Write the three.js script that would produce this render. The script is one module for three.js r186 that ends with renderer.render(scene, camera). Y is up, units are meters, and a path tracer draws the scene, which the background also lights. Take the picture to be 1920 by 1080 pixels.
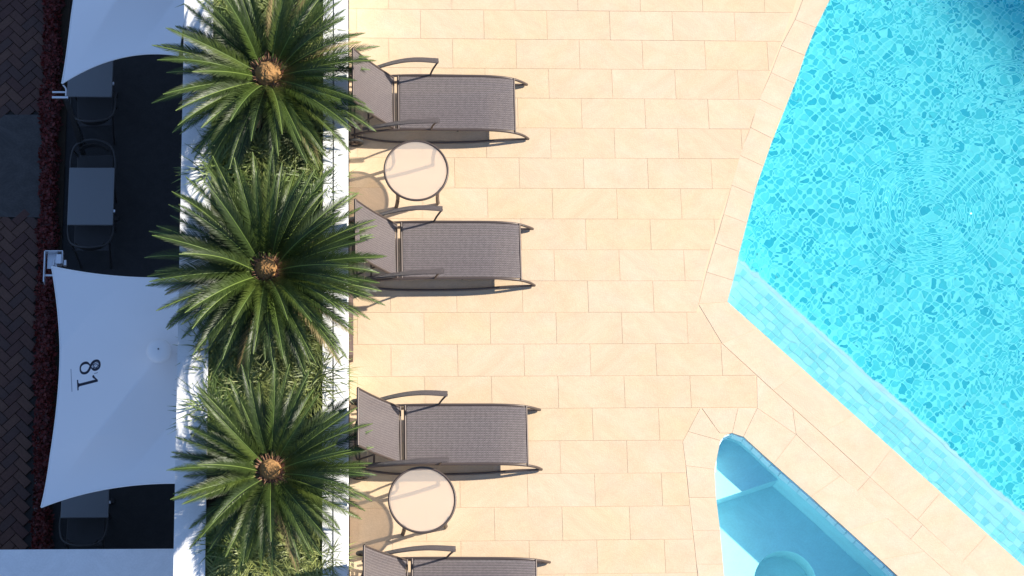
import * as THREE from 'three';
import { mergeGeometries } from 'three/addons/utils/BufferGeometryUtils.js';
import { RoundedBoxGeometry } from 'three/addons/geometries/RoundedBoxGeometry.js';
import { createNoise2D, createNoise3D } from 'simplex-noise';

// ---------- camera, sky, sun, exposure ----------
const scene = new THREE.Scene();
const camera = new THREE.PerspectiveCamera(14.827, 1024 / 576, 1, 600);
camera.position.set(-2.117, 21.080, 9.755);
camera.up.set(0.00047, 0.30336, -0.95288);
camera.lookAt(-2.117 + 0.075844 * 20, 21.080 - 0.950143 * 20, 9.755 - 0.30245 * 20);

const SKY_W = 128, SKY_H = 64, skyData = new Float32Array(SKY_W * SKY_H * 4);
for (let j = 0; j < SKY_H; j++) for (let i = 0; i < SKY_W; i++) {
  const up = Math.max(0, Math.sin(((j + 0.5) / SKY_H - 0.5) * Math.PI)), k = (j * SKY_W + i) * 4, t = Math.pow(1 - up, 2.2);
  skyData[k] = 0.110 + 0.145 * t; skyData[k + 1] = 0.195 + 0.145 * t; skyData[k + 2] = 0.385 + 0.11 * t; skyData[k + 3] = 1;
}
const sky = new THREE.DataTexture(skyData, SKY_W, SKY_H, THREE.RGBAFormat, THREE.FloatType);
sky.mapping = THREE.EquirectangularReflectionMapping; sky.magFilter = THREE.LinearFilter; sky.needsUpdate = true;
scene.background = sky; scene.environment = sky;

const sun = new THREE.DirectionalLight(new THREE.Color().setRGB(1, 0.93, 0.81), 4.8);
sun.position.set(1.3 * 20, 20, -0.2 * 20); sun.target.position.set(0, 0, 3);
sun.castShadow = true; sun.shadow.radius = 1.6; sun.shadow.mapSize.set(4096, 4096);
Object.assign(sun.shadow.camera, { left: -12, right: 12, top: 12, bottom: -12, near: 1, far: 80 });
scene.add(sun, sun.target);

const renderer = new THREE.WebGLRenderer();
renderer.toneMapping = THREE.LinearToneMapping;
renderer.toneMappingExposure = 1.75;
renderer.shadowMap.enabled = true;

// ---------- helpers ----------
function rng(seed) { let s = seed >>> 0; return () => { s = (Math.imul(s, 1664525) + 1013904223) >>> 0; return s / 4294967296; }; }
const R = rng(11), rand = (a, b, r = R) => a + (b - a) * r();
const noise2 = createNoise2D(rng(3)), noise3 = createNoise3D(rng(4));
const taken = {};
function numbered(name) { taken[name] = (taken[name] ?? -1) + 1; return taken[name] ? `${name}_${String(taken[name]).padStart(3, '0')}` : name; }
function part(name, geometry, material, parent) {
  const m = new THREE.Mesh(geometry, material); m.name = name; m.castShadow = m.receiveShadow = true; parent.add(m); return m;
}
function thing(name, label, category, group, [x, y, z] = [0, 0, 0], turn = 0) {
  const o = new THREE.Group(); o.name = numbered(name); o.position.set(x, y, z); o.rotation.y = turn;
  o.userData = { label, category }; if (group) o.userData.group = group; scene.add(o); return o;
}
function copyOf(root, label, [x, y, z], turn = 0) {
  const base = root.name.replace(/_\d{3}$/, ''), c = root.clone(); c.name = numbered(base); c.userData = { ...root.userData, label };
  c.position.set(x, y, z); c.rotation.set(0, turn, 0); scene.add(c); return c;
}
function structure(name, geometry, material, label) {
  const o = geometry ? new THREE.Mesh(geometry, material) : new THREE.Group();
  o.name = numbered(name); o.castShadow = o.receiveShadow = true; o.userData = { kind: 'structure', label, category: name.replace(/_/g, ' ').split(' ').slice(-2).join(' ') }; scene.add(o); return o;
}
const V = (x, y, z) => new THREE.Vector3(x, y, z);
function geo(pos, index, uv) {
  const g = new THREE.BufferGeometry(); g.setAttribute('position', new THREE.Float32BufferAttribute(pos, 3));
  if (uv) g.setAttribute('uv', new THREE.Float32BufferAttribute(uv, 2)); if (index) g.setIndex(index);
  g.computeVertexNormals(); return g;
}
// upright prism over a polygon of [x, z]; uv in metres with an offset
function prism(poly, top, bottom, off = [0, 0], cap = true) {
  const c = poly.map(([x, z]) => new THREE.Vector2(x, -z)); if (THREE.ShapeUtils.area(c) < 0) { c.reverse(); }
  const pos = [], uv = [], idx = [], n = c.length;
  if (cap) { for (const p of c) { pos.push(p.x, top, -p.y); uv.push(p.x + off[0], p.y + off[1]); } for (const t of THREE.ShapeUtils.triangulateShape(c, [])) idx.push(...t); }
  for (let i = 0; i < n; i++) {
    const a = c[i], b = c[(i + 1) % n], k = pos.length / 3, l = a.distanceTo(b);
    pos.push(a.x, top, -a.y, a.x, bottom, -a.y, b.x, bottom, -b.y, b.x, top, -b.y);
    uv.push(off[0], top, off[0], bottom, l + off[0], bottom, l + off[0], top); idx.push(k, k + 1, k + 2, k, k + 2, k + 3);
  }
  return geo(pos, idx, uv);
}
// flat sheet with holes at height y, uv in metres
function sheet(poly, holes, y) {
  const toV = l => l.map(([x, z]) => new THREE.Vector2(x, -z)), s = new THREE.Shape(toV(poly)); for (const h of holes) s.holes.push(new THREE.Path(toV(h)));
  const g = new THREE.ShapeGeometry(s, 12); g.rotateX(-Math.PI / 2); g.translate(0, y, 0); return g;
}
// keeps the side of the line a-b on which p lies
function clip(poly, a, b, p) {
  const f = q => (b[0] - a[0]) * (q[1] - a[1]) - (b[1] - a[1]) * (q[0] - a[0]), s = Math.sign(f(p)), out = [];
  for (let i = 0; i < poly.length; i++) {
    const q = poly[i], r = poly[(i + 1) % poly.length], fq = f(q) * s, fr = f(r) * s;
    if (fq >= 0) out.push(q);
    if ((fq > 0 && fr < 0) || (fq < 0 && fr > 0)) { const t = fq / (fq - fr); out.push([q[0] + (r[0] - q[0]) * t, q[1] + (r[1] - q[1]) * t]); }
  }
  return out;
}
const centre = poly => [poly.reduce((s, p) => s + p[0], 0) / poly.length, poly.reduce((s, p) => s + p[1], 0) / poly.length];
function inset(poly, d) {
  let out = poly; const m = centre(poly);
  for (let i = 0; i < poly.length; i++) {
    const a = poly[i], b = poly[(i + 1) % poly.length], l = Math.hypot(b[0] - a[0], b[1] - a[1]); if (l < 1e-6) continue;
    let nx = -(b[1] - a[1]) / l, nz = (b[0] - a[0]) / l; if ((m[0] - a[0]) * nx + (m[1] - a[1]) * nz < 0) { nx = -nx; nz = -nz; }
    out = clip(out, [a[0] + nx * d, a[1] + nz * d], [b[0] + nx * d, b[1] + nz * d], m); if (out.length < 3) return out;
  }
  return out;
}
const areaOf = poly => Math.abs(THREE.ShapeUtils.area(poly.map(([x, z]) => new THREE.Vector2(x, z))));
function inside([x, z], poly) {
  let c = false;
  for (let i = 0, j = poly.length - 1; i < poly.length; j = i++) if ((poly[i][1] > z) !== (poly[j][1] > z) && x < (poly[j][0] - poly[i][0]) * (z - poly[i][1]) / (poly[j][1] - poly[i][1]) + poly[i][0]) c = !c;
  return c;
}
const tube = (pts, r, n = 24, sides = 8) => new THREE.TubeGeometry(new THREE.CatmullRomCurve3(pts.map(p => V(...p)), false, 'centripetal'), n, r, sides);
const box = (w, h, d, x = 0, y = 0, z = 0, r = 0) => { const g = r ? new RoundedBoxGeometry(w, h, d, 2, r) : new THREE.BoxGeometry(w, h, d); g.translate(x, y, z); return g; };
const merged = list => mergeGeometries(list.map(g => { const q = g.index ? g.toNonIndexed() : g; if (!q.attributes.uv) q.setAttribute('uv', new THREE.Float32BufferAttribute(new Float32Array(q.attributes.position.count * 2), 2)); return q; }));
// surface (u, v) -> [x, y, z] with a thickness
function cloth(f, nu, nv, thick, uvScale = [1, 1]) {
  const P = [], pos = [], uv = [], idx = [];
  for (let j = 0; j <= nv; j++) for (let i = 0; i <= nu; i++) P.push(V(...f(i / nu, j / nv)));
  const at = (i, j) => P[Math.min(nv, Math.max(0, j)) * (nu + 1) + Math.min(nu, Math.max(0, i))];
  for (const s of [1, -1]) for (let j = 0; j <= nv; j++) for (let i = 0; i <= nu; i++) {
    const n = at(i + 1, j).clone().sub(at(i - 1, j)).cross(at(i, j + 1).clone().sub(at(i, j - 1))).normalize(); if (n.y < 0) n.negate();
    const p = at(i, j).clone().addScaledVector(n, s * thick / 2); pos.push(p.x, p.y, p.z); uv.push(i / nu * uvScale[0], j / nv * uvScale[1]);
  }
  const K = (nu + 1) * (nv + 1), id = (s, i, j) => s * K + j * (nu + 1) + i;
  for (let j = 0; j < nv; j++) for (let i = 0; i < nu; i++) {
    let a = id(0, i, j), b = id(0, i + 1, j), c = id(0, i + 1, j + 1), d = id(0, i, j + 1); idx.push(a, d, b, b, d, c);
    idx.push(a + K, b + K, d + K, b + K, c + K, d + K);
  }
  const rim = (i, j, k, l) => { const a = id(0, i, j), b = id(0, k, l); idx.push(a, b, a + K, b, b + K, a + K); };
  for (let i = 0; i < nu; i++) { rim(i, 0, i + 1, 0); rim(i + 1, nv, i, nv); }
  for (let j = 0; j < nv; j++) { rim(0, j + 1, 0, j); rim(nu, j, nu, j + 1); }
  return geo(pos, idx, uv);
}

// ---------- textures and materials ----------
function texture(n, fn, repeat = 1, srgb = true) {
  const d = new Uint8Array(n * n * 4);
  for (let j = 0; j < n; j++) for (let i = 0; i < n; i++) { const c = fn(i / n, j / n, i, j), k = (j * n + i) * 4; d[k] = c[0] * 255; d[k + 1] = c[1] * 255; d[k + 2] = c[2] * 255; d[k + 3] = 255; }
  const t = new THREE.DataTexture(d, n, n); t.wrapS = t.wrapT = THREE.RepeatWrapping; t.magFilter = THREE.LinearFilter; t.minFilter = THREE.LinearMipmapLinearFilter; t.repeat.set(repeat, repeat);
  if (srgb) t.colorSpace = THREE.SRGBColorSpace; t.needsUpdate = true; return t;
}
// noise that wraps round at the texture's edges
function wrapNoise(u, v, f, seed) { const a = u * 2 * Math.PI, b = v * 2 * Math.PI, r = f / (2 * Math.PI); return noise3(r * Math.cos(a) + seed, r * Math.sin(a) + r * Math.cos(b) * 1.3, r * Math.sin(b) * 1.3 - seed); }
const cl = x => Math.min(1, Math.max(0, x)), grey = g => [cl(g), cl(g), cl(g)];
const stoneMap = texture(512, (u, v) => { const a = wrapNoise(u, v, 5, 1) * 0.014 + wrapNoise(u, v, 17, 5) * 0.014 + wrapNoise(u, v, 60, 9) * 0.016 + (R() - 0.5) * 0.03, b = wrapNoise(u, v, 7, 20); return [cl(0.93 + a), cl(0.93 + a - 0.010 * b), cl(0.93 + a - 0.024 * b)]; }, 0.45);
const stoneBump = texture(256, (u, v) => grey(0.5 + wrapNoise(u, v, 40, 2) * 0.25 + (R() - 0.5) * 0.3), 1.6, false);
const roughMap = texture(256, (u, v) => grey(0.86 + wrapNoise(u, v, 6, 3) * 0.06 + wrapNoise(u, v, 30, 8) * 0.06 + (R() - 0.5) * 0.05), 1);
const fineMap = texture(256, (u, v) => grey(0.965 + wrapNoise(u, v, 6, 13) * 0.015 + wrapNoise(u, v, 30, 18) * 0.015 + (R() - 0.5) * 0.03), 1);
const std = (r, g, b, rough = 0.8, more = {}) => new THREE.MeshStandardMaterial({ color: new THREE.Color().setRGB(r, g, b), roughness: rough, side: THREE.DoubleSide, ...more });
const phys = (r, g, b, rough, more) => new THREE.MeshPhysicalMaterial({ color: new THREE.Color().setRGB(r, g, b), roughness: rough, side: THREE.DoubleSide, ...more });
const stone = [[0.69, 0.515, 0.335], [0.70, 0.522, 0.345], [0.685, 0.512, 0.335], [0.695, 0.52, 0.328], [0.705, 0.53, 0.355]].map(c => std(...c, 0.75, { map: stoneMap, bumpMap: stoneBump, bumpScale: 0.0015 }));
const copingStone = [[0.71, 0.545, 0.375], [0.72, 0.552, 0.382], [0.705, 0.54, 0.37]].map(c => std(...c, 0.75, { map: stoneMap, bumpMap: stoneBump, bumpScale: 0.0015 }));
const M = {
  grout: std(0.65, 0.48, 0.315, 0.95), whitePaint: std(0.80, 0.80, 0.79, 0.6, { map: fineMap }),
  frame: std(0.085, 0.062, 0.052, 0.42, { metalness: 0.25 }), rubber: std(0.02, 0.02, 0.02, 0.7), wicker: std(0.07, 0.055, 0.05, 0.6),
  soil: std(0.045, 0.03, 0.018, 1, { map: roughMap }), trunk: std(0.10, 0.06, 0.035, 0.95),
  silver: std(0.62, 0.63, 0.66, 0.35, { metalness: 0.6 }), sailWhite: std(0.80, 0.80, 0.80, 0.7),
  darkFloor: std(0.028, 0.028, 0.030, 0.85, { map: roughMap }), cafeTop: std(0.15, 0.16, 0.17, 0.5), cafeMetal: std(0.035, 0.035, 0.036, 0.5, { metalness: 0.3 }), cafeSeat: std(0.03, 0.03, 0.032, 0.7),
  asphalt: std(0.085, 0.078, 0.076, 0.9, { map: roughMap }), brickBed: std(0.035, 0.03, 0.028, 0.95),
  timber: std(0.17, 0.11, 0.09, 0.6, { map: roughMap }),
};
const weave = (u, v) => { const s = 16, a = u * s, b = v * s, over = (Math.floor(a) + Math.floor(b)) % 2, h = over ? Math.sin((a % 1) * Math.PI) : Math.sin((b % 1) * Math.PI); return h; };
const slingMap = texture(256, (u, v) => grey(0.50 + 0.22 * weave(u, v) + (R() - 0.5) * 0.14 + (Math.floor(v * 16) % 2) * 0.12 + 0.05 * wrapNoise(u, v, 5, 50)), 1);
const slingBump = texture(256, (u, v) => grey(weave(u, v)), 1, false);
for (const t of [slingMap, slingBump]) t.repeat.set(5.2, 5.2);
M.sling = std(0.33, 0.272, 0.27, 0.42, { map: slingMap, bumpMap: slingBump, bumpScale: 0.004, transparent: true, opacity: 0.86 });

// ---------- setting: ground and lower terrace ----------
structure('ground', (() => { const g = new THREE.PlaneGeometry(600, 600); g.rotateX(-Math.PI / 2); g.translate(0, -3.06, 0); return g; })(), std(0.10, 0.09, 0.08, 0.95, { map: roughMap }), 'dark ground around the terraces');
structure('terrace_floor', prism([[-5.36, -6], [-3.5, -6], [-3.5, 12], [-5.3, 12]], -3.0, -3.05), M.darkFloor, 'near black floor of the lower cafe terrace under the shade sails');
const pavement = structure('pavement', prism([[-9, -6], [-5.5, -6], [-5.42, 12], [-9, 12]], -3.012, -3.05), M.brickBed, 'brown brick footpath beside the cafe terrace');
{
  const bricks = [[0.13, 0.062, 0.046], [0.11, 0.05, 0.04], [0.15, 0.075, 0.053], [0.10, 0.055, 0.046]].map(c => std(...c, 0.85, { map: roughMap }));
  const g = box(0.194, 0.03, 0.094, 0, 0, 0, 0.004), c = Math.SQRT1_2; let n = 0; const far = [];
  const cells = [];
  for (let a = -70; a < 70; a++) for (let b = -70; b < 70; b++) {   // herringbone on a grid of half bricks, turned by 45 degrees
    const k = ((a - b) % 4 + 4) % 4; if (k === 0) cells.push([a * 0.1 + 0.1, b * 0.1 + 0.05, 0]); if (k === 2) cells.push([a * 0.1 + 0.05, b * 0.1, 1]);
  }
  for (const [lx, lz, turn] of cells) {
    const x = (lx - lz) * c - 5.95, z = (lx + lz) * c + 2.2; if (x < -6.3 || x > -5.53 || z < -1.8 || z > 5.8 || (z > 0.02 && z < 1.24)) continue;
    const m = part('brick', g, bricks[Math.floor(rand(0, 4))], pavement); m.position.set(x, -3.0 + rand(-0.002, 0.002), z); m.rotation.y = -Math.PI / 4 + turn * Math.PI / 2; n++;
    if (n >= 298) { m.removeFromParent(); break; }
  }
}
structure('concrete_slab', prism([[-9, 0.02], [-5.52, -0.01], [-5.5, 1.25], [-9, 1.2]], -2.985, -3.01), M.asphalt, 'grey aggregate slab let into the brick footpath');
structure('kerb', prism([[-5.54, -6], [-5.50, -6], [-5.40, 12], [-5.44, 12]], -2.93, -3.04), std(0.16, 0.15, 0.145, 0.9), 'low kerb between the footpath and the red planting');
{
  // red leaved ground cover in the strip
  const leaf = geo([0, 0, 0, 0.016, 0.006, 0.016, 0.046, 0.004, 0, 0.016, 0.006, -0.016], [0, 1, 2, 0, 2, 3]), n = 9000;
  const bed = new THREE.InstancedMesh(leaf, std(0.11, 0.007, 0.004, 0.6), n), q = new THREE.Object3D(), r = rng(77), col = new THREE.Color();
  for (let i = 0; i < n; i++) {
    const z = rand(-2.2, 6.3, r), mid = -5.445 + (z - 2) * 0.02, w = 0.10 + 0.03 * noise2(z * 3, 4), t = rand(-1, 1, r), x = mid + t * w, h = 0.20 * Math.sqrt(Math.max(0, 1 - t * t)) * (0.8 + 0.3 * noise2(z * 5, x * 9));
    q.position.set(x, -2.98 + h * rand(0.5, 1, r), z); q.rotation.set(rand(-0.7, 0.7, r), rand(0, 6.28, r), rand(-0.2, 0.9, r)); q.scale.setScalar(rand(0.7, 1.3, r)); q.updateMatrix(); bed.setMatrixAt(i, q.matrix);
    const k = rand(0.4, 1.3, r); bed.setColorAt(i, col.setRGB(k, k * rand(0.6, 1.2, r), k));
  }
  bed.name = 'red_ground_cover'; bed.castShadow = bed.receiveShadow = true; bed.userData = { kind: 'stuff', label: 'strip of dark red leafy planting between footpath and terrace', category: 'planting' }; scene.add(bed);
  structure('planting_bed', prism([[-5.55, -6], [-5.34, -6], [-5.25, 12], [-5.46, 12]], -2.97, -3.04), M.soil, 'earth under the red planting');
}

// ---------- setting: pool deck ----------
const poolLine = [[2.999, -0.151], [2.81, 0.206], [2.613, 0.731], [2.294, 1.467], [2.105, 1.955], [1.888, 2.676], [1.74, 3.189]];
const poolEdge = [[4.30, -3.1], ...poolLine, [7.35, 8.66], [8.0, 8.66], [7.9, -3.1]];
const kidEdge = [[1.572, 6.338], [1.56, 5.975], [1.545, 5.566], [1.521, 5.214], [1.519, 4.947], [1.555, 4.707], [1.594, 4.627], [1.651, 4.567], [1.71, 4.551], [1.763, 4.56], [1.825, 4.59], [1.94, 4.694], [2.108, 4.867], [2.359, 5.103], [2.609, 5.342], [2.857, 5.588], [3.104, 5.831], [3.251, 5.982], [3.594, 6.32]];
const deck = structure('pool_deck', sheet([[-2.06, -4.5], [11, -4.5], [11, 11], [-2.06, 11]], [poolEdge, kidEdge], -0.0035), M.grout, 'cream sandstone paving around the pools');
part('slab_edge', prism([[-2.0, -4.5], [11, -4.5], [11, 11], [-2.0, 11]], -0.02, -3.05, [0, 0], false), M.whitePaint, deck);
const fieldRight = [[2.606, -0.027], [2.477, 0.308], [2.332, 0.649], [2.206, 0.98], [2.075, 1.302], [1.957, 1.622], [1.845, 1.961], [1.711, 2.303], [1.595, 2.631], [1.502, 2.966], [1.425, 3.304]];
const slabR = rng(21);
function slab(poly, mats) {
  const p = inset(poly, 0.0015); if (p.length < 3 || areaOf(p) < 0.002) return;
  const m = part('paving_slab', prism(p, rand(-0.0012, 0.0008, slabR), -0.03, [rand(0, 9, slabR), rand(0, 9, slabR)]), mats[Math.floor(slabR() * mats.length)], deck); return m;
}
{
  const T = 0.33, L = -2.06;
  for (let k = -2; k <= 18; k++) {
    let a = fieldRight[k], b = fieldRight[k + 1];
    if (k < 0) { a = [fieldRight[0][0] - k * 0.11, k * T]; b = [fieldRight[0][0] - (k + 1) * 0.11, (k + 1) * T]; }
    if (k === 10) [a, b] = [[1.485, 3.304], [1.663, 3.634]];
    if (k === 11) [a, b] = [[1.663, 3.634], [1.984, 3.956]];
    if (k === 12) [a, b] = [[1.989, 3.967], [1.976, 4.297]];
    if (k === 13) [a, b] = [[1.409, 4.294], [1.217, 4.635]];
    if (k === 14) [a, b] = [[1.217, 4.635], [1.233, 4.963]];
    if (k === 15) [a, b] = [[1.233, 4.963], [1.254, 5.299]];
    if (k === 16) [a, b] = [[1.254, 5.299], [1.274, 5.632]];
    if (k === 17) [a, b] = [[1.274, 5.632], [1.3, 5.967]];
    if (k === 18) [a, b] = [[1.3, 5.967], [1.324, 6.309]];
    for (let i = -4; i < 6; i++) {
      const x0 = (i + (Math.abs(k) % 2 ? 0.5 : 0)) * 2 * T, x1 = x0 + 2 * T; if (x1 < L + 0.02) continue;
      let p = [[Math.max(x0, L), k * T], [x1, k * T], [x1, (k + 1) * T], [Math.max(x0, L), (k + 1) * T]];
      p = clip(p, a, b, [-1, (k + 0.5) * T]); if (p.length > 2 && areaOf(p) > 0.003) slab(p, stone);
    }
  }
  // coping stones along the pool's left edge
  const inner = [[2.775, -0.272], [2.627, 0.08], [2.461, 0.381], [2.335, 0.685], [2.194, 0.986], [2.081, 1.302], [1.952, 1.61], [1.851, 1.938], [1.752, 2.257], [1.648, 2.568], [1.544, 2.876], [1.446, 3.214]];
  const outer = [[3.04, -0.201], [2.843, 0.17], [2.704, 0.488], [2.571, 0.804], [2.428, 1.11], [2.297, 1.42], [2.185, 1.726], [2.078, 2.042], [1.983, 2.349], [1.894, 2.659], [1.812, 2.966], [1.74, 3.192]];
  for (let i = 0; i + 1 < inner.length; i++) slab([inner[i], outer[i], outer[i + 1], inner[i + 1]], copingStone);
  slab([[inner[0][0] + 0.25, inner[0][1] - 0.4], [outer[0][0] + 0.17, outer[0][1] - 0.34], outer[0], inner[0]], copingStone);
  // stones along the diagonal edge, then two further rows towards the wading pool
  const e = [[1.74, 3.192], [2.017, 3.482], [2.435, 3.903], [2.943, 4.378], [3.3, 4.724], [3.752, 5.175], [4.187, 5.6], [4.629, 6.007], [5.066, 6.431]];
  const l1 = [[1.446, 3.22], [1.663, 3.628], [2.153, 4.117], [2.608, 4.556], [3.064, 5.008], [3.506, 5.44], [3.924, 5.852], [4.34, 6.255], [4.775, 6.686]];
  for (let i = 0; i + 1 < e.length; i++) slab([l1[i], e[i], e[i + 1], l1[i + 1]], copingStone);
  slab([[1.663, 3.628], [2.153, 4.117], [1.984, 3.956]], copingStone);
  const a1 = [[1.994, 3.967], [2.335, 4.299], [3.064, 5.008], [3.555, 5.488], [4.081, 6.001], [4.583, 6.487]], a2 = [[1.981, 4.297], [2.355, 4.571], [2.926, 5.147], [3.422, 5.631], [3.952, 6.146], [4.437, 6.63]];
  for (let i = 0; i + 1 < a1.length; i++) slab([a2[i], a1[i], a1[i + 1], a2[i + 1]], copingStone);
  const n2 = [[1.981, 4.297], [2.355, 4.571], [2.771, 4.99], [3.214, 5.422], [3.55, 5.753], [3.952, 6.146]], n1 = [[1.825, 4.59], [2.108, 4.867], [2.459, 5.2], [2.807, 5.54], [3.104, 5.831], [3.447, 6.172]];
  for (let i = 0; i + 1 < n1.length; i++) slab([n1[i], n2[i], n2[i + 1], n1[i + 1]], copingStone);
  for (const p of [[[1.414, 4.294], [1.788, 4.296], [1.715, 4.551], [1.588, 4.551], [1.553, 4.496]], [[1.788, 4.296], [1.981, 4.297], [1.825, 4.59], [1.715, 4.551]], [[1.409, 4.294], [1.553, 4.496], [1.588, 4.551], [1.594, 4.627], [1.275, 4.533]],
    [[1.275, 4.533], [1.594, 4.627], [1.521, 4.917], [1.237, 4.878], [1.217, 4.635]], [[1.237, 4.878], [1.521, 4.917], [1.522, 5.2], [1.253, 5.198]], [[1.253, 5.198], [1.522, 5.2], [1.544, 5.529], [1.274, 5.527]], [[1.274, 5.527], [1.544, 5.529], [1.556, 5.86], [1.295, 5.857]], [[1.295, 5.857], [1.556, 5.86], [1.572, 6.234], [1.323, 6.232]]]) slab(p, copingStone);
}

// ---------- setting: main pool ----------
const WATER = -0.06, FLOOR = -1.15, LEDGE = -0.36;
const causticTileTint = [[0.38, 0.74, 0.78], [0.26, 0.64, 0.72], [0.54, 0.83, 0.86], [0.15, 0.52, 0.64], [0.72, 0.91, 0.91], [0.32, 0.69, 0.75]];  // blue tile palette; its light and dark spread imitates caustic light on the floor
const pool = structure('swimming_pool', prism(poolEdge, -0.016, FLOOR - 0.02, [0, 0], false), std(0.42, 0.76, 0.84, 0.5), 'turquoise tiled swimming pool basin');
{
  part('pool_floor', sheet([[1.5, -3.4], [8.2, -3.4], [8.2, 9], [1.5, 9]], [], FLOOR + 0.002), std(0.90, 0.95, 0.94, 0.8), pool);  // wide pale grout painted in place of the bright caustic lines
  const c = Math.SQRT1_2, along = [c, c * 0.976], ledgePoly = [poolLine[6], [1.897, 2.645], [7.72, 8.37], [7.35, 8.66]];
  part('ledge', prism(inset(ledgePoly, -0.02), LEDGE + 0.002, FLOOR - 0.02), std(0.66, 0.87, 0.88, 0.8), pool);
  part('ledge_nosing', prism([[1.90, 2.648], [1.925, 2.625], [7.745, 8.345], [7.72, 8.368]], LEDGE + 0.004, LEDGE - 0.06), std(0.84, 0.86, 0.86, 0.6, { map: fineMap }), pool);
  const S = 0.074, tg = (() => {   // rounded square tile, corners rounded so the pattern resembles caustic cells
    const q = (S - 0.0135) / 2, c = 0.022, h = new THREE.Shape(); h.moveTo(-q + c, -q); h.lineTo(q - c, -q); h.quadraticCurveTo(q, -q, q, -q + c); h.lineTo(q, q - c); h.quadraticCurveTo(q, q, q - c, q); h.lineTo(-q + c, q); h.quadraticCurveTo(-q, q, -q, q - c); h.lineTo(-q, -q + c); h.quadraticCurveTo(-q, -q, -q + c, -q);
    const g = new THREE.ExtrudeGeometry(h, { depth: 0.012, bevelEnabled: false, curveSegments: 2 }); g.rotateX(-Math.PI / 2); g.translate(0, -0.006, 0); return g; })(), sq = box(S - 0.006, 0.012, S - 0.006), mats = causticTileTint.map(t => std(...t, 0.35)), r = rng(90);
  const far = []; let parts = 0; const turn = -Math.PI / 4;
  const ledgeIn = inset(ledgePoly, 0.045);
  const spots = [];
  for (let a = -112; a < 112; a++) for (let b = -112; b < 112; b++) { const x = 4 + (a - b) * S * c, z = 4 + (a + b) * S * c; spots.push([x, z, inside([x, z], ledgeIn)]); }
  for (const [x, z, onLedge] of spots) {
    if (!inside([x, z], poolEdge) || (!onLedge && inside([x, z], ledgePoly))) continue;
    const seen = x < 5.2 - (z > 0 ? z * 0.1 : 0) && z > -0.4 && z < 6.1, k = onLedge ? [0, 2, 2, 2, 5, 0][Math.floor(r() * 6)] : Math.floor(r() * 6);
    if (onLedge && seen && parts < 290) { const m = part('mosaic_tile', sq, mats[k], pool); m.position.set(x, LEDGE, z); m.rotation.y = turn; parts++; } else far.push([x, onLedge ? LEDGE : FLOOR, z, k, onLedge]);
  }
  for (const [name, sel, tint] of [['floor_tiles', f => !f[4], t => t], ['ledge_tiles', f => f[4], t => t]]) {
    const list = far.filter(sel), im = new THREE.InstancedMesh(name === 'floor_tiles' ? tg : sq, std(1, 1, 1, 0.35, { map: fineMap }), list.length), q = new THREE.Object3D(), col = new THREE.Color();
    list.forEach(([x, y, z, k], i) => { q.position.set(x, y, z); q.rotation.y = turn; q.updateMatrix(); im.setMatrixAt(i, q.matrix); im.setColorAt(i, col.setRGB(...tint(causticTileTint[k]))); });
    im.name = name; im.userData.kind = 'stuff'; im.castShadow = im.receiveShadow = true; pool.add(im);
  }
  // rippled water
  const x0 = 1.55, x1 = 8.1, z0 = -3.2, z1 = 8.8, nx = 436, nz = 800, pos = [], idx = [], grid = [];
  const mid = [3.93, 2.2];
  for (let j = 0; j <= nz; j++) for (let i = 0; i <= nx; i++) {
    const x = x0 + (x1 - x0) * i / nx, z = z0 + (z1 - z0) * j / nz, d = Math.hypot(x - mid[0], (z - mid[1]) * 1.1);
    const wx = x + 0.10 * noise2(x * 1.3, z * 1.3), wz = z + 0.10 * noise2(x * 1.3 + 40, z * 1.3);
    const ring = Math.exp(-Math.pow((d - 0.45) / 0.40, 2)), d2 = Math.hypot(x - 4.86, (z - 0.72) * 1.6), ring2 = Math.exp(-Math.pow((d2 - 0.28) / 0.18, 2));
    let h = (noise3(wx * 3.6, wz * 3.6, 0.5) * 0.0056 + noise3(wx * 6.5, wz * 6.5, 9) * 0.0060 + noise3(wx * 13, wz * 13, 30) * 0.0024) * (1 - 0.65 * ring) * (0.85 + 0.5 * noise2(x * 0.9 + 7, z * 0.9)) + noise3(wx * 1.4, wz * 1.4, 20) * 0.006;
    h += 0.0105 * Math.sin(d * 2 * Math.PI / 0.165 + 0.7 * noise2(x * 2, z * 2)) * ring + 0.013 * Math.cos(d2 * 2 * Math.PI / 0.24) * ring2;
    pos.push(x, WATER + h, z);
  }
  const keep = inset(poolEdge.map(p => [...p]), -0.05), big = poolEdge.map(([x, z], i) => [x + (x < 4 ? -0.05 : 0.02), z]);
  for (let j = 0; j < nz; j++) for (let i = 0; i < nx; i++) {
    const a = j * (nx + 1) + i, x = pos[a * 3], z = pos[a * 3 + 2]; if (!inside([x, z - 0.04], big) && !inside([x + 0.05, z], big) && !inside([x, z], big)) continue;
    idx.push(a, a + nx + 1, a + 1, a + 1, a + nx + 1, a + nx + 2);
  }
  structure('pool_water', geo(pos, idx), phys(1, 1, 1, 0.0, { transmission: 1, thickness: 1, ior: 1.33, attenuationColor: new THREE.Color().setRGB(0.20, 0.87, 0.945), attenuationDistance: 2.7 }), 'clear rippled turquoise water of the large pool');
}

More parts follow.
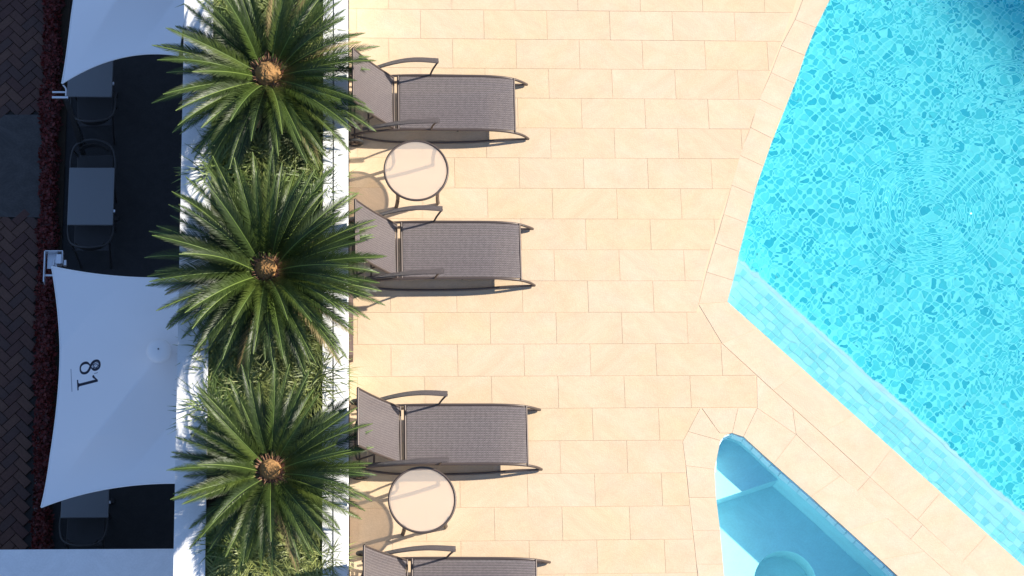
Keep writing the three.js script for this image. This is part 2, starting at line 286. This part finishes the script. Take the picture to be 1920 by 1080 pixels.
// ---------- setting: wading pool ----------
{
  const SH = -0.30, FL = -0.60, RE = -0.90, blue = std(0.54, 0.84, 0.89, 0.6, { map: fineMap });
  const wading = structure('wading_pool', prism(kidEdge, -0.016, FL - 0.02, [0, 0], false), blue, 'small blue painted wading pool with rounded end');
  const hole = []; for (let i = 0; i < 40; i++) { const a = i / 40 * Math.PI * 2; hole.push([2.275 + 0.315 * Math.cos(a), 5.935 + 0.315 * Math.sin(a)]); }
  part('pool_floor', sheet(kidEdge, [hole], FL), blue, wading);
  part('round_recess', prism(hole, FL, RE, [0, 0], false), blue, wading); part('recess_floor', sheet(hole, [], RE), blue, wading);
  const a = [1.575, 5.16], b = [2.154, 4.975];
  part('shelf', prism(clip(kidEdge, a, b, [1.7, 4.7]), SH, FL - 0.01), blue, wading);
  // waterline tiles along the rounded end and the long side
  const line = new THREE.CatmullRomCurve3(kidEdge.slice(4).map(([x, z]) => V(x, 0, z)), false, 'centripetal'), len = line.getLength(), n = Math.round(len / 0.125), tints = [[0.62, 0.86, 0.90], [0.58, 0.83, 0.88], [0.66, 0.88, 0.91]].map(t => std(...t, 0.3));
  const g = box(0.115, 0.15, 0.016, 0, 0, 0, 0.004), r = rng(8);
  for (let i = 0; i < n; i++) {
    const t = (i + 0.5) / n, p = line.getPointAt(t), d = line.getTangentAt(t); const m = part('waterline_tile', g, tints[Math.floor(r() * 3)], wading);
    m.position.set(p.x - d.z * 0.007, -0.10, p.z + d.x * 0.007); m.rotation.y = Math.atan2(-d.z, d.x);
  }
  structure('wading_pool_water', sheet(kidEdge, [], -0.19), phys(0.80, 0.95, 0.97, 0.0, { transmission: 1, thickness: 0, ior: 1.33 }), 'still clear water of the wading pool');
}

// ---------- planter between deck and terrace ----------
const planter = thing('raised_planter', 'long white raised planter bed full of cycads above the cafe terrace', 'planter');
{
  const w = M.whitePaint;
  part('retaining_wall', prism([[-3.70, -6], [-3.48, -6], [-3.44, 12], [-3.66, 12]], 0.39, -3.05), w, planter);
  part('left_coping', prism([[-3.742, -6], [-3.455, -6], [-3.385, 12], [-3.682, 12]], 0.45, 0.38), w, planter);
  part('deck_wall', prism([[-2.30, -6], [-2.07, -6], [-2.07, 12], [-2.30, 12]], 0.39, -0.2), w, planter);
  part('inner_coping', prism([[-2.325, -6], [-2.224, -6], [-2.224, 12], [-2.315, 12]], 0.44, 0.37), w, planter);
  part('outer_coping', prism([[-2.213, -6], [-2.082, -6], [-2.086, 12], [-2.213, 12]], 0.45, 0.37), w, planter);
  part('soil', prism([[-3.49, -6], [-2.29, -6], [-2.29, 12], [-3.45, 12]], 0.28, 0.1), M.soil, planter);
}

// ---------- cycads ----------
const leafMats = [[0.033, 0.054, 0.011], [0.042, 0.068, 0.012], [0.027, 0.045, 0.012], [0.060, 0.086, 0.015]].map(c => phys(...c, 0.42, { specularIntensity: 0.6 }));
const dryLeaf = phys(0.20, 0.15, 0.055, 0.7, {});
const stemMats = [[0.16, 0.22, 0.045], [0.12, 0.18, 0.038]].map(c => std(...c, 0.5));
function frondShape(e0, L, droop, r) {
  // rachis in the x-y plane, leaflets to both sides
  const N = 40, pts = [], dirs = []; let x = 0, y = 0;
  for (let i = 0; i <= N; i++) { const t = i / N, e = e0 - droop * (0.25 * t + 0.75 * t * t); pts.push(V(x, y, 0)); dirs.push(e); x += Math.cos(e) * L / N; y += Math.sin(e) * L / N; }
  const pos = [], idx = [], n = 96, side = V(0, 0, 1);
  for (let i = 0; i < n; i++) for (const s of [1, -1]) {
    const t = 0.13 + 0.87 * (i + rand(-0.2, 0.2, r)) / n, f = Math.min(N - 0.001, Math.max(0, t * N)), k = Math.floor(f), p = pts[k].clone().lerp(pts[k + 1], f - k), e = dirs[k];
    const fwd = V(Math.cos(e), Math.sin(e), 0), up = V(-Math.sin(e), Math.cos(e), 0);
    const l = (0.136 * Math.pow(Math.sin(Math.PI * Math.min(1, 0.16 + t * 0.86)), 0.7) + 0.012) * rand(0.9, 1.08, r), out = THREE.MathUtils.lerp(1.05, 0.42, t) + rand(-0.07, 0.07, r), vee = rand(0.40, 0.70, r);
    const dir = fwd.clone().multiplyScalar(Math.cos(out)).addScaledVector(side, s * Math.sin(out) * Math.cos(vee)).addScaledVector(up, Math.sin(out) * Math.sin(vee)).normalize();
    const tip = p.clone().addScaledVector(dir, l).addScaledVector(up, -l * 0.16).addScaledVector(fwd, l * 0.1), m = p.clone().addScaledVector(dir, l * 0.5), w = 0.0050, b = pos.length / 3;
    const across = fwd.clone().multiplyScalar(w);
    for (const [q, h] of [[p, 1.1], [m, 1], [tip, 0.2]]) pos.push(q.x - across.x * h, q.y - across.y * h, q.z, q.x + across.x * h, q.y + across.y * h, q.z);
    idx.push(b, b + 1, b + 2, b + 1, b + 3, b + 2, b + 2, b + 3, b + 4, b + 3, b + 5, b + 4);
  }
  const stem = tube(pts.filter((_, i) => i % 5 === 0).map(p => [p.x, p.y + 0.003, p.z]), 0.0048, 12, 5), sp = stem.attributes.position, a = pts[0];
  return { leaves: geo(pos, idx), stem };
}
const frondR = rng(5), fronds = [];
for (const e of [68, 55, 44, 34, 24, 14, 4]) for (let k = 0; k < 2; k++) fronds.push(frondShape(THREE.MathUtils.degToRad(e + rand(-4, 4, frondR)), rand(1.08, 1.2, frondR), THREE.MathUtils.degToRad(rand(34, 56, frondR)), frondR));
function cycad(label, [x, z], count, size, top, seed, coneR, young) {
  const o = thing('cycad', label, 'cycad', 'cycads in the white planter', [x, 0.28, z]), r = rng(seed);
  const prof = [[0, 0], [0.15, 0], [0.155, 0.1], [0.135, 0.2], [0.14, top - 0.08], [0.09, top]].map(p => new THREE.Vector2(...p));
  const tg = new THREE.LatheGeometry(prof, 24), tp = tg.attributes.position; for (let i = 0; i < tp.count; i++) { const k = 1 + 0.10 * noise3(tp.getX(i) * 25, tp.getY(i) * 30, tp.getZ(i) * 25); tp.setX(i, tp.getX(i) * k); tp.setZ(i, tp.getZ(i) * k); } tg.computeVertexNormals();
  part('trunk', tg, M.trunk, o);
  for (let i = 0; i < count; i++) {
    const t = (i + rand(-0.4, 0.4, r)) / count, tier = Math.min(6, Math.max(0, Math.floor(young + (7 - young) * Math.pow(Math.max(0, t), 0.85)))), f = fronds[tier * 2 + (r() < 0.5 ? 0 : 1)];
    const g = new THREE.Group(), az = i * 2.39996 + rand(-0.16, 0.16, r); g.name = 'frond'; g.rotation.set(0, az, rand(-0.06, 0.06, r)); g.position.set(Math.cos(az) * coneR * 0.8, top - 0.04 - 0.06 * t, -Math.sin(az) * coneR * 0.8); g.scale.setScalar(size * rand(0.88, 1.06, r)); o.add(g);
    const lean = rand(-0.22, 0.22, r); g.rotateX(lean);
    part('leaflets', f.leaves, t > 0.80 && r() < 0.16 ? dryLeaf : leafMats[Math.floor(r() * 4)], g); part('stalk', f.stem, stemMats[i % 2], g);
  }
  // woolly heart with a ring of scales
  const cg = new THREE.SphereGeometry(coneR, 40, 24, 0, Math.PI * 2, 0, Math.PI * 0.55), cp = cg.attributes.position;
  for (let i = 0; i < cp.count; i++) { const p = V(cp.getX(i), cp.getY(i), cp.getZ(i)), k = 1 + 0.09 * noise3(p.x * 60, p.y * 60, p.z * 60) + 0.05 * noise3(p.x * 22, p.y * 22, p.z * 22); cp.setXYZ(i, p.x * k, p.y * k * 1.05, p.z * k); }
  cg.computeVertexNormals(); const heart = part('heart', cg, std(0.44, 0.235, 0.085, 0.95, { map: roughMap }), o); heart.position.y = top - 0.01;
  const sc = []; for (let i = 0; i < 90; i++) { const a = i * 2.39996, d = coneR * rand(0.95, 1.45, r), g = new THREE.ConeGeometry(0.011, rand(0.06, 0.11, r), 5); g.rotateZ(-rand(0.5, 1.0, r)); g.rotateY(a); g.translate(Math.cos(a) * d, top + rand(-0.02, 0.05, r), -Math.sin(a) * d); sc.push(g); }
  part('scales', merged(sc), std(0.24, 0.125, 0.07, 0.9), o);
  return o;
}
cycad('cycad with a large pale orange heart ringed by brown scales', [-2.86, 1.10], 88, 0.90, 0.56, 31, 0.125, 1.2);
cycad('densest dark green cycad, in the middle of the planter row', [-2.855, 3.12], 122, 0.94, 0.56, 47, 0.105, 0.6);
cycad('cycad with a small red brown heart, beside the lounger with a table at its back', [-2.80, 5.08], 80, 0.83, 0.54, 63, 0.10, 1.2);

// ---------- tufted plants under the cycads ----------
{
  const mats = [[0.18, 0.21, 0.06], [0.12, 0.175, 0.04], [0.22, 0.25, 0.07], [0.15, 0.185, 0.055]].map(c => std(...c, 0.5));
  function tuft(seed, n, len, curl) {
    const r = rng(seed), pos = [], idx = [];
    for (let i = 0; i < n; i++) {
      const a = rand(0, 6.283, r), e = rand(0.15, 1.45, r), l = len * rand(0.55, 1.1, r), w = rand(0.0022, 0.005, r), bx = rand(-0.08, 0.08, r), bz = rand(-0.08, 0.08, r), b = pos.length / 3, K = 4;
      let x = bx, y = 0, z = bz, el = e; const sx = -Math.sin(a) * w, sz = Math.cos(a) * w;
      for (let k = 0; k <= K; k++) { const h = k === K ? 0.1 : 1; pos.push(x - sx * h, y, z - sz * h, x + sx * h, y + 0.001, z + sz * h); x += Math.cos(a) * Math.cos(el) * l / K; z += Math.sin(a) * Math.cos(el) * l / K; y += Math.sin(el) * l / K; el -= curl * rand(0.6, 1.4, r) / K; }
      for (let k = 0; k < K; k++) { const q = b + k * 2; idx.push(q, q + 1, q + 2, q + 1, q + 3, q + 2); }
    }
    return geo(pos, idx);
  }
  const shapes = [tuft(1, 620, 0.36, 1.4), tuft(2, 520, 0.32, 1.1), tuft(3, 760, 0.28, 1.6)];
  const at = [[-3.295, 0.272], [-2.894, 0.191], [-2.516, 0.282], [-2.397, 0.481], [-3.353, 0.006], [-2.653, -0.031], [-3.237, 1.676], [-2.993, 1.811], [-2.746, 1.742], [-2.52, 1.638], [-2.377, 1.853], [-2.561, 1.956], [-3.337, 1.959], [-2.35, 2.107], [-3.375, 3.992], [-3.164, 3.844], [-3.017, 4.126], [-3.209, 4.231], [-2.756, 3.727], [-2.525, 3.685], [-2.345, 3.782], [-2.365, 4.049], [-2.487, 4.25], [-2.626, 3.995], [-3.347, 4.415], [-2.856, 3.994], [-3.232, 5.966], [-2.996, 5.807], [-2.777, 5.941], [-2.539, 5.741], [-2.339, 5.844], [-2.379, 6.04], [-2.612, 6.088], [-3.212, 5.664], [-3.344, 3.726], [-2.284, 3.567]];
  const where = ['between pale hearted and densest cycads', 'between densest and red hearted cycads', 'past the red hearted cycad'];
  const tone = ['olive', 'deep green', 'yellow green', 'dull green'], r = rng(404);
  at.forEach(([x, z], i) => {
    const w = z < 2.2 ? 0 : z < 4.6 ? 1 : 2, deckSide = x > -2.85, k = i % 3, m = Math.floor(r() * 4), wall = deckSide ? 'nearer the deck' : 'nearer the terrace';
    const o = thing('grass_tuft', `${tone[m]} grassy tuft ${wall} ${where[w]}`, 'grass tuft', `${tone[m]} tufts ${wall} ${where[w]}`, [x, 0.27, z], i * 1.7);
    const b = part('blades', shapes[k], mats[m], o); b.scale.setScalar(0.98 + 0.35 * ((i * 7) % 5) / 5);
  });
}

// ---------- loungers ----------
function lounger(label, x, z, turn) {
  const o = thing('sun_lounger', label, 'sun lounger', 'sun loungers along the planter', [x, 0, z], turn), W = 0.295, F = M.frame;
  for (const s of [-1, 1]) {
    const zz = s * W;
    part('side_rail', tube([[1.335, 0.035, zz + s * 0.005], [1.28, 0.11, zz], [1.18, 0.19, zz], [1.0, 0.248, zz], [0.6, 0.268, zz], [0.1, 0.268, zz], [-0.15, 0.235, zz], [-0.36, 0.165, zz], [-0.47, 0.10, zz]], 0.0135, 48, 10), F, o);
    part('ground_runner', tube([[1.335, 0.03, zz + s * 0.005], [1.1, 0.028, zz + s * 0.01], [0.75, 0.020, zz + s * 0.034], [0.3, 0.016, zz + s * 0.042], [-0.15, 0.02, zz + s * 0.03], [-0.42, 0.07, zz]], 0.0115, 32, 8), F, o);
    const arm = part('armrest', cloth((u, v) => { const t = u, xx = -0.36 + 0.76 * t, y = 0.30 + 0.30 * Math.sin(Math.min(1, t * 1.25) * Math.PI / 2) - 0.02 * t; return [xx, y - 0.006 * Math.pow(2 * v - 1, 2), zz + s * 0.012 + s * 0.045 * Math.sin(t * 2.6) * 0.6 + (v - 0.5) * (0.03 + 0.022 * t)]; }, 24, 4, 0.016, [3, 0.2]), M.sling, o);
    part('strut', tube([[0.395, 0.575, zz + s * 0.02], [0.35, 0.42, zz + s * 0.006], [0.325, 0.272, zz]], 0.010, 12, 7), F, arm);
    const wz = s * 0.372, wheel = part('wheel', (() => { const g = new THREE.TorusGeometry(0.078, 0.016, 10, 32); g.translate(-0.44, 0.094, wz); return g; })(), M.rubber, o);
    const sp = [new THREE.CylinderGeometry(0.02, 0.02, 0.034, 14)]; sp[0].rotateX(Math.PI / 2); for (let k = 0; k < 3; k++) { const g = box(0.15, 0.018, 0.012); g.rotateZ(k * Math.PI / 3); sp.push(g); }
    const hub = merged(sp); hub.translate(-0.44, 0.094, wz); part('hub', hub, M.frame, wheel);
  }
  part('axle', tube([[-0.44, 0.094, -0.372], [-0.44, 0.094, 0.372]], 0.009, 4, 8), F, o);
  const bar = (nm, xx, y, r) => part(nm, tube([[xx, y, -W], [xx, y, W]], r, 4, 8), F, o);
  bar('cross_bar', 1.185, 0.205, 0.011); bar('cross_bar', 0.0, 0.262, 0.012); bar('cross_bar', -0.045, 0.255, 0.009); bar('cross_bar', -0.30, 0.17, 0.010); bar('cross_bar', 0.6, 0.222, 0.010);
  part('seat', cloth((u, v) => { const xx = 0.012 + 1.165 * u, c = Math.pow(2 * v - 1, 2); return [xx, 0.270 - 0.055 * Math.pow(Math.max(0, (u - 0.62) / 0.38), 2) - 0.022 * (1 - c) * Math.sin(Math.PI * (0.12 + 0.76 * u)), (v - 0.5) * 2 * (W - 0.014)]; }, 36, 14, 0.009, [1.17, 0.56]), M.sling, o);
  const back = u => { const t = u; return [-0.055 - 0.405 * t - 0.03 * Math.sin(t * Math.PI), 0.265 + 0.715 * t + 0.02 * Math.sin(t * Math.PI)]; };
  part('backrest', cloth((u, v) => { const [bx, by] = back(u), c = 1 - Math.pow(2 * v - 1, 2); return [bx - 0.03 * c * Math.sin(Math.PI * (0.1 + 0.85 * u)), by - 0.014 * c, (v - 0.5) * 2 * (W - 0.022)]; }, 26, 14, 0.009, [0.84, 0.54]), M.sling, o);
  for (const s of [-1, 1]) part('back_frame', tube([0, 0.25, 0.5, 0.75, 1].map(t => { const [bx, by] = back(t); return [bx, by, s * (W - 0.02)]; }), 0.0115, 20, 8), F, o);
  { const [bx, by] = back(1); part('back_frame', tube([[bx, by, -W + 0.02], [bx, by, W - 0.02]], 0.0115, 6, 8), F, o); }
  part('support_bar', tube([[-0.20, 0.44, -0.20], [-0.40, 0.17, -0.205], [-0.462, 0.06, -0.19], [-0.475, 0.045, -0.15], [-0.475, 0.045, 0.15], [-0.462, 0.06, 0.19], [-0.40, 0.17, 0.205], [-0.20, 0.44, 0.20]], 0.010, 48, 8), F, o);
  return o;
}
const lounger0 = lounger('brown mesh sun lounger beside the cycad with the large pale heart', -1.565, 1.155, 0.0);
copyOf(lounger0, 'brown mesh sun lounger just below the first round table, beside the densest cycad', [-1.545, 0, 2.735], 0.004);
copyOf(lounger0, 'brown mesh sun lounger standing clear of the cycads, backrest fully in view', [-1.525, 0, 4.615], 0.0);
copyOf(lounger0, 'brown mesh sun lounger past the second round table, far from the densest cycad', [-1.475, 0, 6.115], -0.012);

// ---------- side tables ----------
function sideTable(label, x, z, turn) {
  const o = thing('side_table', label, 'side table', 'round side tables between the loungers', [x, 0, z], turn), r = 0.318, h = 0.46;
  const top = part('table_top', new THREE.CylinderGeometry(r - 0.008, r - 0.008, 0.008, 64), phys(0.95, 0.89, 0.82, 0.5, { transmission: 0.85, thickness: 0 }), o); top.position.y = h;
  const rim = part('rim', new THREE.TorusGeometry(r - 0.004, 0.012, 10, 72), M.frame, o); rim.rotation.x = Math.PI / 2; rim.position.y = h;
  for (let k = 0; k < 4; k++) {
    const a = Math.PI / 4 + k * Math.PI / 2, c = Math.cos(a), s = Math.sin(a);
    part('leg', cloth((u, v) => { const d = 0.302 - 0.02 * Math.sin(u * Math.PI), y = 0.452 - 0.447 * u; return [c * d - s * (v - 0.5) * 0.036, y, s * d + c * (v - 0.5) * 0.036]; }, 12, 2, 0.016), M.frame, o);
  }
  return o;
}
const table0 = sideTable('round frosted side table between the first two loungers', -1.397, 1.965, 0.1);
copyOf(table0, 'round frosted side table touching the lounger that stands clear of the cycads', [-1.375, 0, 5.30], 0.16);
{
  const o = thing('storage_box', 'narrow brown box against the planter wall between two loungers', 'box', null, [-2.055, 0, 3.45]);
  part('body', box(0.062, 0.24, 0.72, 0, 0.12, 0, 0.004), M.timber, o); part('lid', box(0.066, 0.02, 0.73, 0, 0.252, 0, 0.004), M.timber, o);
}

// ---------- shade sails ----------
const bez = (a, m, b, t) => a.map((v, i) => v * (1 - t) * (1 - t) + 2 * m[i] * t * (1 - t) + b[i] * t * t);
function coons(top, bottom, left, right, lift) {   // each edge: [start, control, end]
  const [A, , B] = top, [C, , D] = bottom;
  return (u, v) => {
    const t = bez(...top, u), b = bez(...bottom, u), l = bez(...left, v), r = bez(...right, v);
    const p = t.map((_, i) => t[i] * (1 - v) + b[i] * v + l[i] * (1 - u) + r[i] * u - (A[i] * (1 - u) * (1 - v) + B[i] * u * (1 - v) + C[i] * (1 - u) * v + D[i] * u * v));
    p[1] += lift(p[0], p[2], u, v); return p;
  };
}
function printMap(draw) {
  const c = document.createElement('canvas'); c.width = c.height = 1024; const g = c.getContext('2d'); g.fillStyle = '#f2f2f2'; g.fillRect(0, 0, 1024, 1024); if (draw) draw(g);
  const t = new THREE.CanvasTexture(c); t.colorSpace = THREE.SRGBColorSpace; return t;
}
function planarUv(g, x0, z0, w) { const p = g.attributes.position, uv = []; for (let i = 0; i < p.count; i++) uv.push((p.getX(i) - x0) / w, 1 - (p.getZ(i) - z0) / w); g.setAttribute('uv', new THREE.Float32BufferAttribute(uv, 2)); return g; }
{
  const X0 = -5.3, Z0 = 2.3, W = 2.9, px = (x, z) => [(x - X0) / W * 1024, (z - Z0) / W * 1024];
  const map = printMap(g => {
    const [cx, cy] = px(-4.672, 3.735); g.save(); g.translate(cx, cy); g.rotate(Math.PI / 2 - 0.10); g.scale(1.28, 1.28); g.fillStyle = '#10182c'; g.strokeStyle = '#10182c'; g.textAlign = 'center'; g.textBaseline = 'middle';
    g.font = '84px serif'; g.fillText('8', -22, -2); g.fillText('1', 24, 8);
    g.lineWidth = 1.2; for (let k = 0; k < 5; k++) { g.beginPath(); g.ellipse(-24 + k * 1.2, -20, 15 - k * 3, 9 - k, 0.5 * k, 0, Math.PI * 2); g.stroke(); }
    g.beginPath(); g.moveTo(2, -24); g.lineTo(2, -14); g.stroke();
    g.fillStyle = 'rgba(16,24,44,0.45)'; g.fillRect(-30, 52, 70, 1.8); g.restore();
  });
  const o = thing('shade_sail', 'white shade sail printed with the number 81, over the cafe terrace', 'shade sail', 'white shade sails');
  const peak = [-3.935, 3.66], tail = [-5.14, 5.03], ridge = (x, z) => { const dx = tail[0] - peak[0], dz = tail[1] - peak[1], l = Math.hypot(dx, dz), t = ((x - peak[0]) * dx + (z - peak[1]) * dz) / (l * l), d = ((x - peak[0]) * -dz + (z - peak[1]) * dx) / l; const q = t < 0 ? Math.hypot(x - peak[0], z - peak[1]) : Math.abs(d); return 0.32 * Math.max(0, 1 - q / (0.72 + 0.25 * d / Math.max(q, 0.01))) * Math.sin(Math.min(1, Math.max(0, t)) * Math.PI * 0.72 + 0.85); };
  const A = [[-5.114, 2.541]][0], T = [[-4.457, 2.735]][0], Bp = [[-3.722, 2.776]][0], C = tail, Bm = [[-4.478, 4.8]][0], D = [[-3.681, 4.878]][0], Lm = [[-4.858, 3.79]][0];
  const f = coons([[A[0], -0.85, A[1]], [T[0], -0.72, T[1]], [Bp[0], -0.5, Bp[1]]], [[C[0], -1.0, C[1]], [Bm[0], -0.85, Bm[1]], [D[0], -0.62, D[1]]], [[A[0], -0.85, A[1]], [Lm[0], -0.95, Lm[1]], [C[0], -1.0, C[1]]], [[Bp[0], -0.5, Bp[1]], [-3.66, -0.55, 3.7], [D[0], -0.62, D[1]]],
    (x, z, u, v) => { const d = Math.hypot(x - peak[0], z - peak[1]); return 0.30 * Math.exp(-d / 0.22) * Math.min(1, 8 * u * 1) * Math.min(1, 10 * v * (1 - v)) + ridge(x, z) * Math.min(1, 6 * v * (1 - v)); });
  part('fabric', planarUv(cloth(f, 60, 80, 0.006), X0, Z0, W), std(1, 1, 1, 0.75, { color: new THREE.Color().setRGB(0.86, 0.86, 0.87), map }), o);
  for (const e of [k => f(k, 0), k => f(k, 1), k => f(0, k)]) part('hem', tube(Array.from({ length: 25 }, (_, i) => e(i / 24)), 0.009, 60, 6), M.sailWhite, o);
  const cap = part('mast_cap', (() => { const g = new THREE.SphereGeometry(0.125, 32, 12, 0, Math.PI * 2, 0, Math.PI / 2); g.scale(1, 0.5, 1); return g; })(), M.sailWhite, o); cap.position.set(peak[0], f(0.86, 0.45)[1] + 0.06, peak[1]);
  part('button', new THREE.CylinderGeometry(0.008, 0.008, 0.012, 10), M.rubber, cap).position.y = 0.065;
  const f1 = coons([[-5.0, -0.9, -2.4], [-4.4, -0.8, -2.3], [-3.68, -0.55, -2.3]], [[-5.10, -0.95, 0.46], [[[-4.489, 0.018]][0][0], -0.78, [[-4.543, 0.099]][0][1]], [[[-3.85, 0.279]][0][0], -0.6, [[-3.85, 0.279]][0][1]]], [[-5.0, -0.9, -2.4], [-4.84, -0.9, -1.3], [-5.10, -0.95, 0.46]], [[-3.68, -0.55, -2.3], [-3.66, -0.55, -1.1], [[[-3.85, 0.279]][0][0], -0.6, [[-3.85, 0.279]][0][1]]],
    (x, z, u, v) => { const p = [-3.95, -1.1], t = [-5.1, 0.46], dx = t[0] - p[0], dz = t[1] - p[1], l = Math.hypot(dx, dz), k = ((x - p[0]) * dx + (z - p[1]) * dz) / (l * l), d = ((x - p[0]) * -dz + (z - p[1]) * dx) / l; const q = k < 0 ? Math.hypot(x - p[0], z - p[1]) : Math.abs(d); return 0.30 * Math.max(0, 1 - q / (0.72 + 0.25 * d / Math.max(q, 0.01))) * Math.sin(Math.min(1, Math.max(0, k)) * Math.PI * 0.72 + 0.85) * Math.min(1, 6 * v * (1 - v)); });
  const o1 = thing('shade_sail', 'plain white shade sail at the end of the terrace with the lone bracket', 'shade sail', 'white shade sails');
  for (const e of [k => f1(k, 1), k => f1(0, k)]) part('hem', tube(Array.from({ length: 25 }, (_, i) => e(i / 24)), 0.009, 60, 6), M.sailWhite, o1);
  part('fabric', cloth(f1, 50, 70, 0.006), std(0.80, 0.80, 0.81, 0.75), o1);
}
{
  const o = thing('sail_mast', 'silver mast with an open box head holding the corner of the numbered sail', 'mast', 'sail fixings', [-5.10, -3, 2.46]);
  part('post', box(0.07, 2.06, 0.07, 0.0, 1.03, 0, 0.006), M.rubber, o);
  const head = part('head_box', merged([box(0.19, 0.10, 0.008, 0, 2.12, -0.085), box(0.010, 0.10, 0.34, -0.09, 2.12, 0.08), box(0.10, 0.008, 0.16, -0.02, 2.075, 0), box(0.008, 0.10, 0.13, 0.09, 2.12, -0.015), box(0.05, 0.10, 0.10, 0.055, 2.11, 0)]), M.silver, o);
  part('turnbuckle', tube([[0.0, 2.13, 0.0], [0.0, 2.14, 0.07]], 0.010, 4, 8), M.silver, head); part('side_lug', box(0.03, 0.06, 0.06, 0.115, 2.10, 0.03, 0.006), M.silver, head);
  part('lower_rail', box(0.09, 0.02, 0.02, -0.05, 2.10, 0.16, 0.004), M.silver, head);
  const b = thing('sail_bracket', 'thin silver bracket holding the corner of the plain sail', 'bracket', 'sail fixings', [-5.06, -3, 0.60]);
  part('post', box(0.045, 1.98, 0.045, 0, 0.99, 0, 0.005), M.rubber, b); part('arm', box(0.17, 0.022, 0.022, -0.06, 2.0, 0.0, 0.003), M.silver, b); part('arm', box(0.15, 0.018, 0.018, -0.07, 2.0, -0.06, 0.003), M.silver, b); part('hook', tube([[0.0, 2.0, -0.02], [0, 2.03, -0.09], [-0.03, 2.03, -0.13]], 0.009, 10, 7), M.silver, b);
}
{
  const o = thing('flat_roof', 'flat pale roof over the end of the lower terrace', 'roof');
  const [p, q] = [[-5.528, 5.452], [-3.818, 5.463]];
  part('roof_slab', prism([[-9, p[1] - 0.01], [-3.745, q[1]], [-3.74, 12], [-9, 12]], -1.0, -1.12), std(0.78, 0.78, 0.78, 0.7, { map: fineMap }), o);
  part('wall', prism([[-8.9, 5.75], [-3.76, 5.76], [-3.76, 11.9], [-8.9, 11.9]], -1.12, -3.05, [0, 0], false), M.whitePaint, o);
}

// ---------- cafe tables and chairs ----------
{
  const t0 = thing('cafe_table', 'grey cafe table standing in the open gap between the sails', 'table', 'cafe tables on the lower terrace', [-4.908, -3, 1.257]);
  part('table_top', box(0.50, 0.03, 0.675, 0, 0.735, 0, 0.008), M.cafeTop, t0); part('column', new THREE.CylinderGeometry(0.03, 0.03, 0.70, 16), M.cafeMetal, t0).position.y = 0.365;
  part('foot', merged([box(0.46, 0.025, 0.05, 0, 0.0125, 0), box(0.05, 0.024, 0.46, 0, 0.0126, 0)]), M.cafeMetal, t0); part('clip', box(0.02, 0.035, 0.03, 0.258, 0.725, 0.17, 0.004), M.silver, t0);
  copyOf(t0, 'grey cafe table half under the plain sail', [-4.965, -3, -0.27]); copyOf(t0, 'grey cafe table half under the numbered sail beside the flat roof', [-4.855, -3, 4.54]);
  const c0 = thing('cafe_chair', 'metal cafe chair tucked in at the table in the open gap, back to the bracket', 'chair', 'cafe chairs on the lower terrace', [-4.91, -3, 0.86], Math.PI);
  const F = M.cafeMetal;   // the chair faces -z, its back towards +z
  part('seat', box(0.40, 0.03, 0.40, 0, 0.45, 0, 0.01), M.cafeSeat, c0);
  part('backrest', tube([[-0.24, 0.66, -0.12], [-0.245, 0.67, 0.06], [-0.19, 0.73, 0.21], [0, 0.77, 0.265], [0.19, 0.73, 0.21], [0.245, 0.67, 0.06], [0.24, 0.66, -0.12]], 0.013, 48, 8), F, c0);
  part('back_band', cloth((u, v) => { const a = (u - 0.5) * 1.5; return [0.235 * Math.sin(a), 0.60 + v * 0.10, 0.02 + 0.225 * Math.cos(a)]; }, 16, 2, 0.008), F, c0);
  for (const s of [-1, 1]) { part('leg', tube([[s * 0.24, 0.66, -0.12], [s * 0.22, 0.44, -0.17], [s * 0.20, 0.0, -0.20]], 0.012, 12, 7), F, c0); part('leg', tube([[s * 0.215, 0.70, 0.16], [s * 0.195, 0.44, 0.19], [s * 0.165, 0.0, 0.25]], 0.012, 12, 7), F, c0); }
  copyOf(c0, 'metal cafe chair at the table in the open gap, back to the numbered sail', [-4.91, -3, 1.60]);
  copyOf(c0, 'metal cafe chair at the table half under the plain sail', [-4.93, -3, 0.11], 0.05);
  copyOf(c0, 'metal cafe chair at the table beside the flat roof', [-4.87, -3, 4.92], -0.03);
}

// ---------- unseen canopy added outside the frame to shade a corner of the water ----------
{
  const o = thing('added_parasol', 'square canopy added out of view beyond the pool to shade the water', 'added_parasol', null, [10.45, 0, -2.0], 0.75);
  part('pole', new THREE.CylinderGeometry(0.03, 0.03, 2.7, 16), M.whitePaint, o).position.y = 1.35; part('base', new THREE.CylinderGeometry(0.3, 0.32, 0.08, 24), M.rubber, o).position.y = 0.04;
  const g = new THREE.ConeGeometry(2.0, 0.5, 4, 1); g.rotateY(Math.PI / 4); part('canopy', g, M.sailWhite, o).position.y = 2.75;
}

renderer.render(scene, camera);
